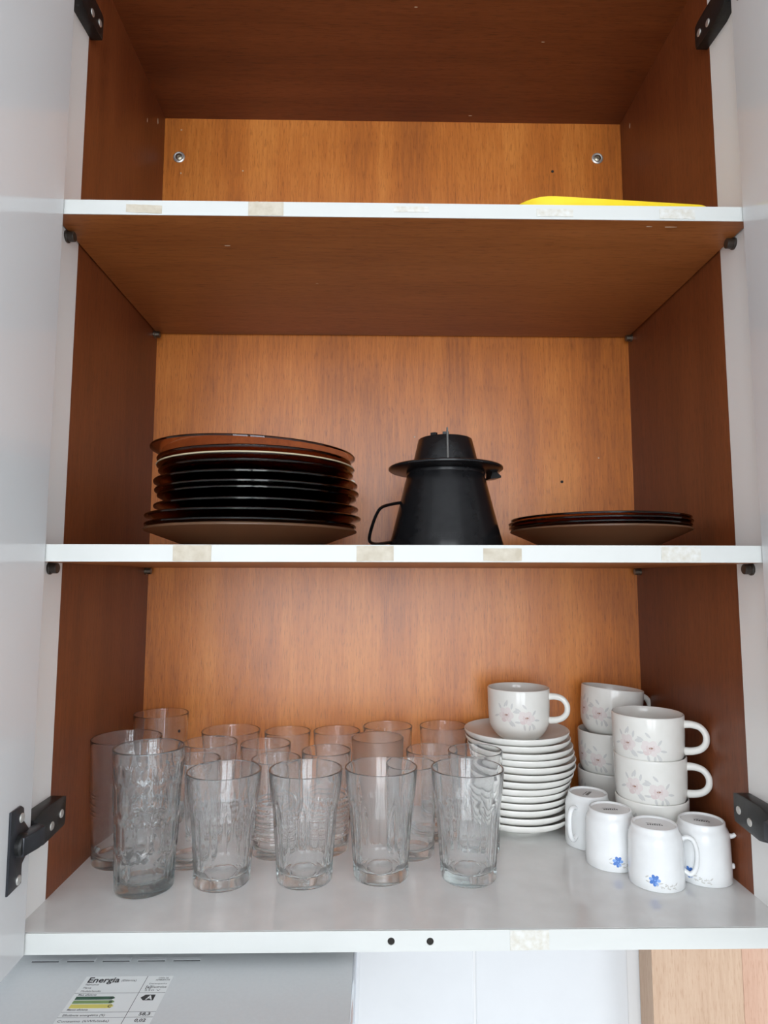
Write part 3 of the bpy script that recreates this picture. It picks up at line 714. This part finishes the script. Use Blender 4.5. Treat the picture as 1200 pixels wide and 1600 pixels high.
# ------------------------------------------------------------------ amber glass plates on the middle shelf
SH = S2T
def plate_mesh(r, h, nest, m, th=.0028, rb=.0720):
    bm = bmesh.new(); f = .003
    def flank(t): return rb + (r - rb) * t, f + (h - f) * (t ** .92)
    out = [(0, f), (rb * .76, f), (rb * .79, .0002), (rb * .85, .0002), (rb * .88, f * .8), (rb, f * 1.02)]
    fl = [flank(t) for t in (.06, .25, .5, .75, .95)]
    inn = [(x - .0012, z + th) for x, z in reversed([flank(t) for t in (.06, .25, .5, .75, .93)])]
    prof = out + fl + [(r, h), (r + .0003, h + .0014), (r - .0004, h + th * .86), (r - .002, h + th)] + inn + [(rb * .93, nest), (0, nest)]
    lathe(bm, prof, 80, close=False); return finish(bm, 'plate', m, smooth=45)
NEST = .0074
big = [  # radius, rim height of the centre above the shelf, centre x in pixels   (from the bottom up)
    (.1190, .0227, -.169), (.1185, .0281, -.1688), (.1210, .0374, -.1662), (.1150, .0482, -.1630), (.1120, .0602, -.1625), (.1150, .0660, -.1625),
    (.1150, .0758, -.1640), (.1100, .0877, -.1642), (.1115, .0946, -.1648), (.1100, .1016, -.1664), (.1160, .1118, -.1690)]
lab_big = ['dark amber glass plate at the bottom of the tall stack, resting on the shelf', 'dark amber plate, second from the bottom of the tall stack', 'dark amber plate, third from the bottom of the tall stack, jutting out at right',
    'dark amber plate, fourth from the bottom of the tall stack', 'deep dark amber plate, fifth from the bottom of the tall stack', 'dark amber plate, sixth from the bottom of the tall stack', 'dark amber plate in the middle of the tall stack, fifth from the top',
    'deep dark amber plate, fourth from the top of the tall stack', 'plate with a pale olive rim, third from the top of the tall stack', 'dark amber plate just under the light top plate of the tall stack', 'lighter translucent brown plate on top of the tall stack, tilted']
for i, (r, zr_, x) in enumerate(big):
    base = NEST * i + .0002 + (.0076 if i == 10 else 0)
    m = M['amber_light'] if i == 10 else M['greenish'] if i == 8 else M['amber_base'] if i == 0 else M['amber']
    o = link('plate', plate_mesh(r, zr_ - base - .0018, NEST - .0007, m), None, (x, .136, SH + base)); tag(o, lab_big[i], 'plate', 'amber plates in the tall stack')
    if i == 8:
        bm = bmesh.new(); lathe(bm, [(r - .0012, zr_ - base - .0010), (r + .0004, zr_ - base - .0012), (r + .0009, zr_ - base - .0004), (r + .0004, zr_ - base + .0004), (r - .0006, zr_ - base + .0003)], 80)
        q = obj('rim_band', bm, M['olive_rim'], o, smooth=180); q['label'] = 'pale olive rim'
    if i == 10: o.rotation_euler = (math.radians(.6), math.radians(1.8), 0)
small = [(.1005, .0240, .2312), (.1010, .0283, .2300), (.1018, .0326, .2304), (.0998, .0369, .2312)]
lab_small = ['amber glass side plate at the bottom of the low right stack', 'amber side plate, second from the bottom of the low right stack', 'amber side plate, third from the bottom of the low right stack', 'amber side plate on top of the low right stack']
for i, (r, zr_, x) in enumerate(small):
    base = .0043 * i + .0002
    o = link('plate', plate_mesh(r, zr_ - base - .0015, .0041, M['amber_base'] if i == 0 else M['amber'], .0022, .0600), None, (x, .136, SH + base)); tag(o, lab_small[i], 'plate', 'amber side plates in the low stack')

# ------------------------------------------------------------------ black jug with the coffee filter holder upside down on it
JX, JY = .0530, .1300
jug = thing('coffee_jug', 'black plastic coffee jug with sloping sides and a thin handle on the left', 'jug', (JX, JY, SH + .0002))
bm = bmesh.new()
JP = [(.0640, 0), (.0655, .0015), (.0658, .0040), (.0615, .0190), (.0545, .0470), (.0470, .0780), (.0440, .0880), (.0440, .0905)]
prof = [(0, .002), (.061, .002), (.0625, 0)] + JP + [(.0425, .0908), (.0418, .0900), (.0450, .0760), (.0530, .0450), (.0595, .0200), (.0600, .0060), (0, .0050)]
lathe(bm, prof, 80, close=False); obj('jug_body', bm, M['jug'], jug, smooth=45)
bm = bmesh.new(); lathe(bm, [(.0435, .0868), (.0448, .0862), (.0456, .0880), (.0452, .0904), (.0435, .0906)], 80); obj('jug_collar', bm, M['jug'], jug, smooth=45)
bm = bmesh.new()
path = spline([(-.0455, 0, .0555), (-.0600, 0, .0535), (-.0735, 0, .0495), (-.0795, 0, .0420), (-.0845, 0, .0290), (-.0878, 0, .0160), (-.0872, 0, .0098), (-.0820, 0, .0075), (-.0740, 0, .0078), (-.0600, 0, .0100)], 5)
tube(bm, path, .0019, 8, 3.2); bm.transform(Matrix.Rotation(math.radians(4), 4, 'Z')); obj('handle', bm, M['jug'], jug, smooth=60)
jr = interp(JP)
def relief(s, z, size, parent):
    """faint raised lettering wrapped round the jug"""
    cu = bpy.data.curves.new('relief', 'FONT'); cu.body = s; cu.size = size; cu.align_x = 'CENTER'; cu.resolution_u = 2; cu.extrude = .00012
    t = bpy.data.objects.new('relief', cu); COL.objects.link(t); bpy.context.view_layer.update()
    me = bpy.data.meshes.new_from_object(t.evaluated_get(bpy.context.evaluated_depsgraph_get())); bpy.data.objects.remove(t); bpy.data.curves.remove(cu)
    for v in me.vertices:
        zz = z + v.co.y; r = jr(zz) + v.co.z; a = v.co.x / jr(z) - .10; v.co = (r * math.sin(a), -r * math.cos(a), zz)
    me.materials.clear(); me.materials.append(M['filter']); o = link('raised_lettering', me, parent); o['kind'] = 'stuff'
relief('MELITTA', .0105, .0095, jug)
fl = thing('filter_holder', 'black plastic coffee filter holder with a wide flange, upside down on the jug', 'filter holder', (JX, JY, SH + .0910))
bm = bmesh.new()
lathe(bm, [(.0395, 0), (.0640, .0010), (.0660, .0024), (.0660, .0042), (.0645, .0054), (.0400, .0060)], 80); o = obj('flange', bm, M['filter'], fl, smooth=40)
bm = bmesh.new()
FP_ = [(.0395, .0002), (.0392, .0060), (.0372, .0120), (.0312, .0375), (.0300, .0385)]
lathe(bm, [(.0372, .0002)] + FP_ + [(0, .0385), (0, .0360), (.0285, .0360)], 64, close=True); obj('filter_cone', bm, M['filter'], fl, smooth=40)
fr = interp(FP_)
for a in (-92, 28, 90):
    bm = bmesh.new()
    prism(bm, [(.0360, .0055), (.0395, .0055), (.0332, .0400), (.0322, .0455), (.0306, .0462), (.0290, .0380)], lambda p, s: (p[0], -.0010 + .0020 * s, p[1]), bev=.0003)
    bm.transform(Matrix.Rotation(math.radians(a), 4, 'Z')); o = obj('fin', bm, M['fin'] if a == -92 else M['filter'], fl)
    if a == -92: o['label'] = 'grey front fin'
for a in (-125, -95):
    bm = bmesh.new(); prism(bm, [(.0240, .0383), (.0285, .0383), (.0285, .0418), (.0240, .0418)], lambda p, s: (p[0], -.0035 + .007 * s, p[1]), bev=.0004)
    bm.transform(Matrix.Rotation(math.radians(a), 4, 'Z')); obj('peg', bm, M['filter'], fl)
bm = bmesh.new(); prism(bm, [(.052, -.0070), (.0620, -.0058), (.0655, -.0050), (.0655, -.0030), (.060, .0016), (.054, .0012)], lambda p, s: (p[0], -.009 + .018 * s, p[1]), bev=.0005)
bm.transform(Matrix.Rotation(math.radians(12), 4, 'Z')); obj('grip_tab', bm, M['filter'], fl)

# ------------------------------------------------------------------ yellow board on the top shelf
bm = bmesh.new(); pts = []
x0, x1, y0, y1, rc = 0, .212, 0, .270, .038
for cx_, cy_, a0 in ((x1 - .02, y0 + .02, -PI / 2), (x1 - .02, y1 - .02, 0), (x0 + .02, y1 - .02, PI / 2), (x0 + rc, y0 + rc, PI)):
    R_ = rc if a0 == PI else .02
    for k in range(9): a = a0 + PI / 2 * k / 8; pts.append((cx_ + R_ * math.cos(a), cy_ + R_ * math.sin(a)))
prism(bm, pts, lambda p, s: (p[0], p[1], .0003 + .0152 * s), bev=.0014)
o = obj('cutting_board', bm, M['yellow'], None, (.1165, .006, S1T), smooth=40); o.rotation_euler = (0, 0, math.radians(4.6))
tag(o, 'bright yellow plastic board with rounded corners lying on the upper shelf', 'cutting board')
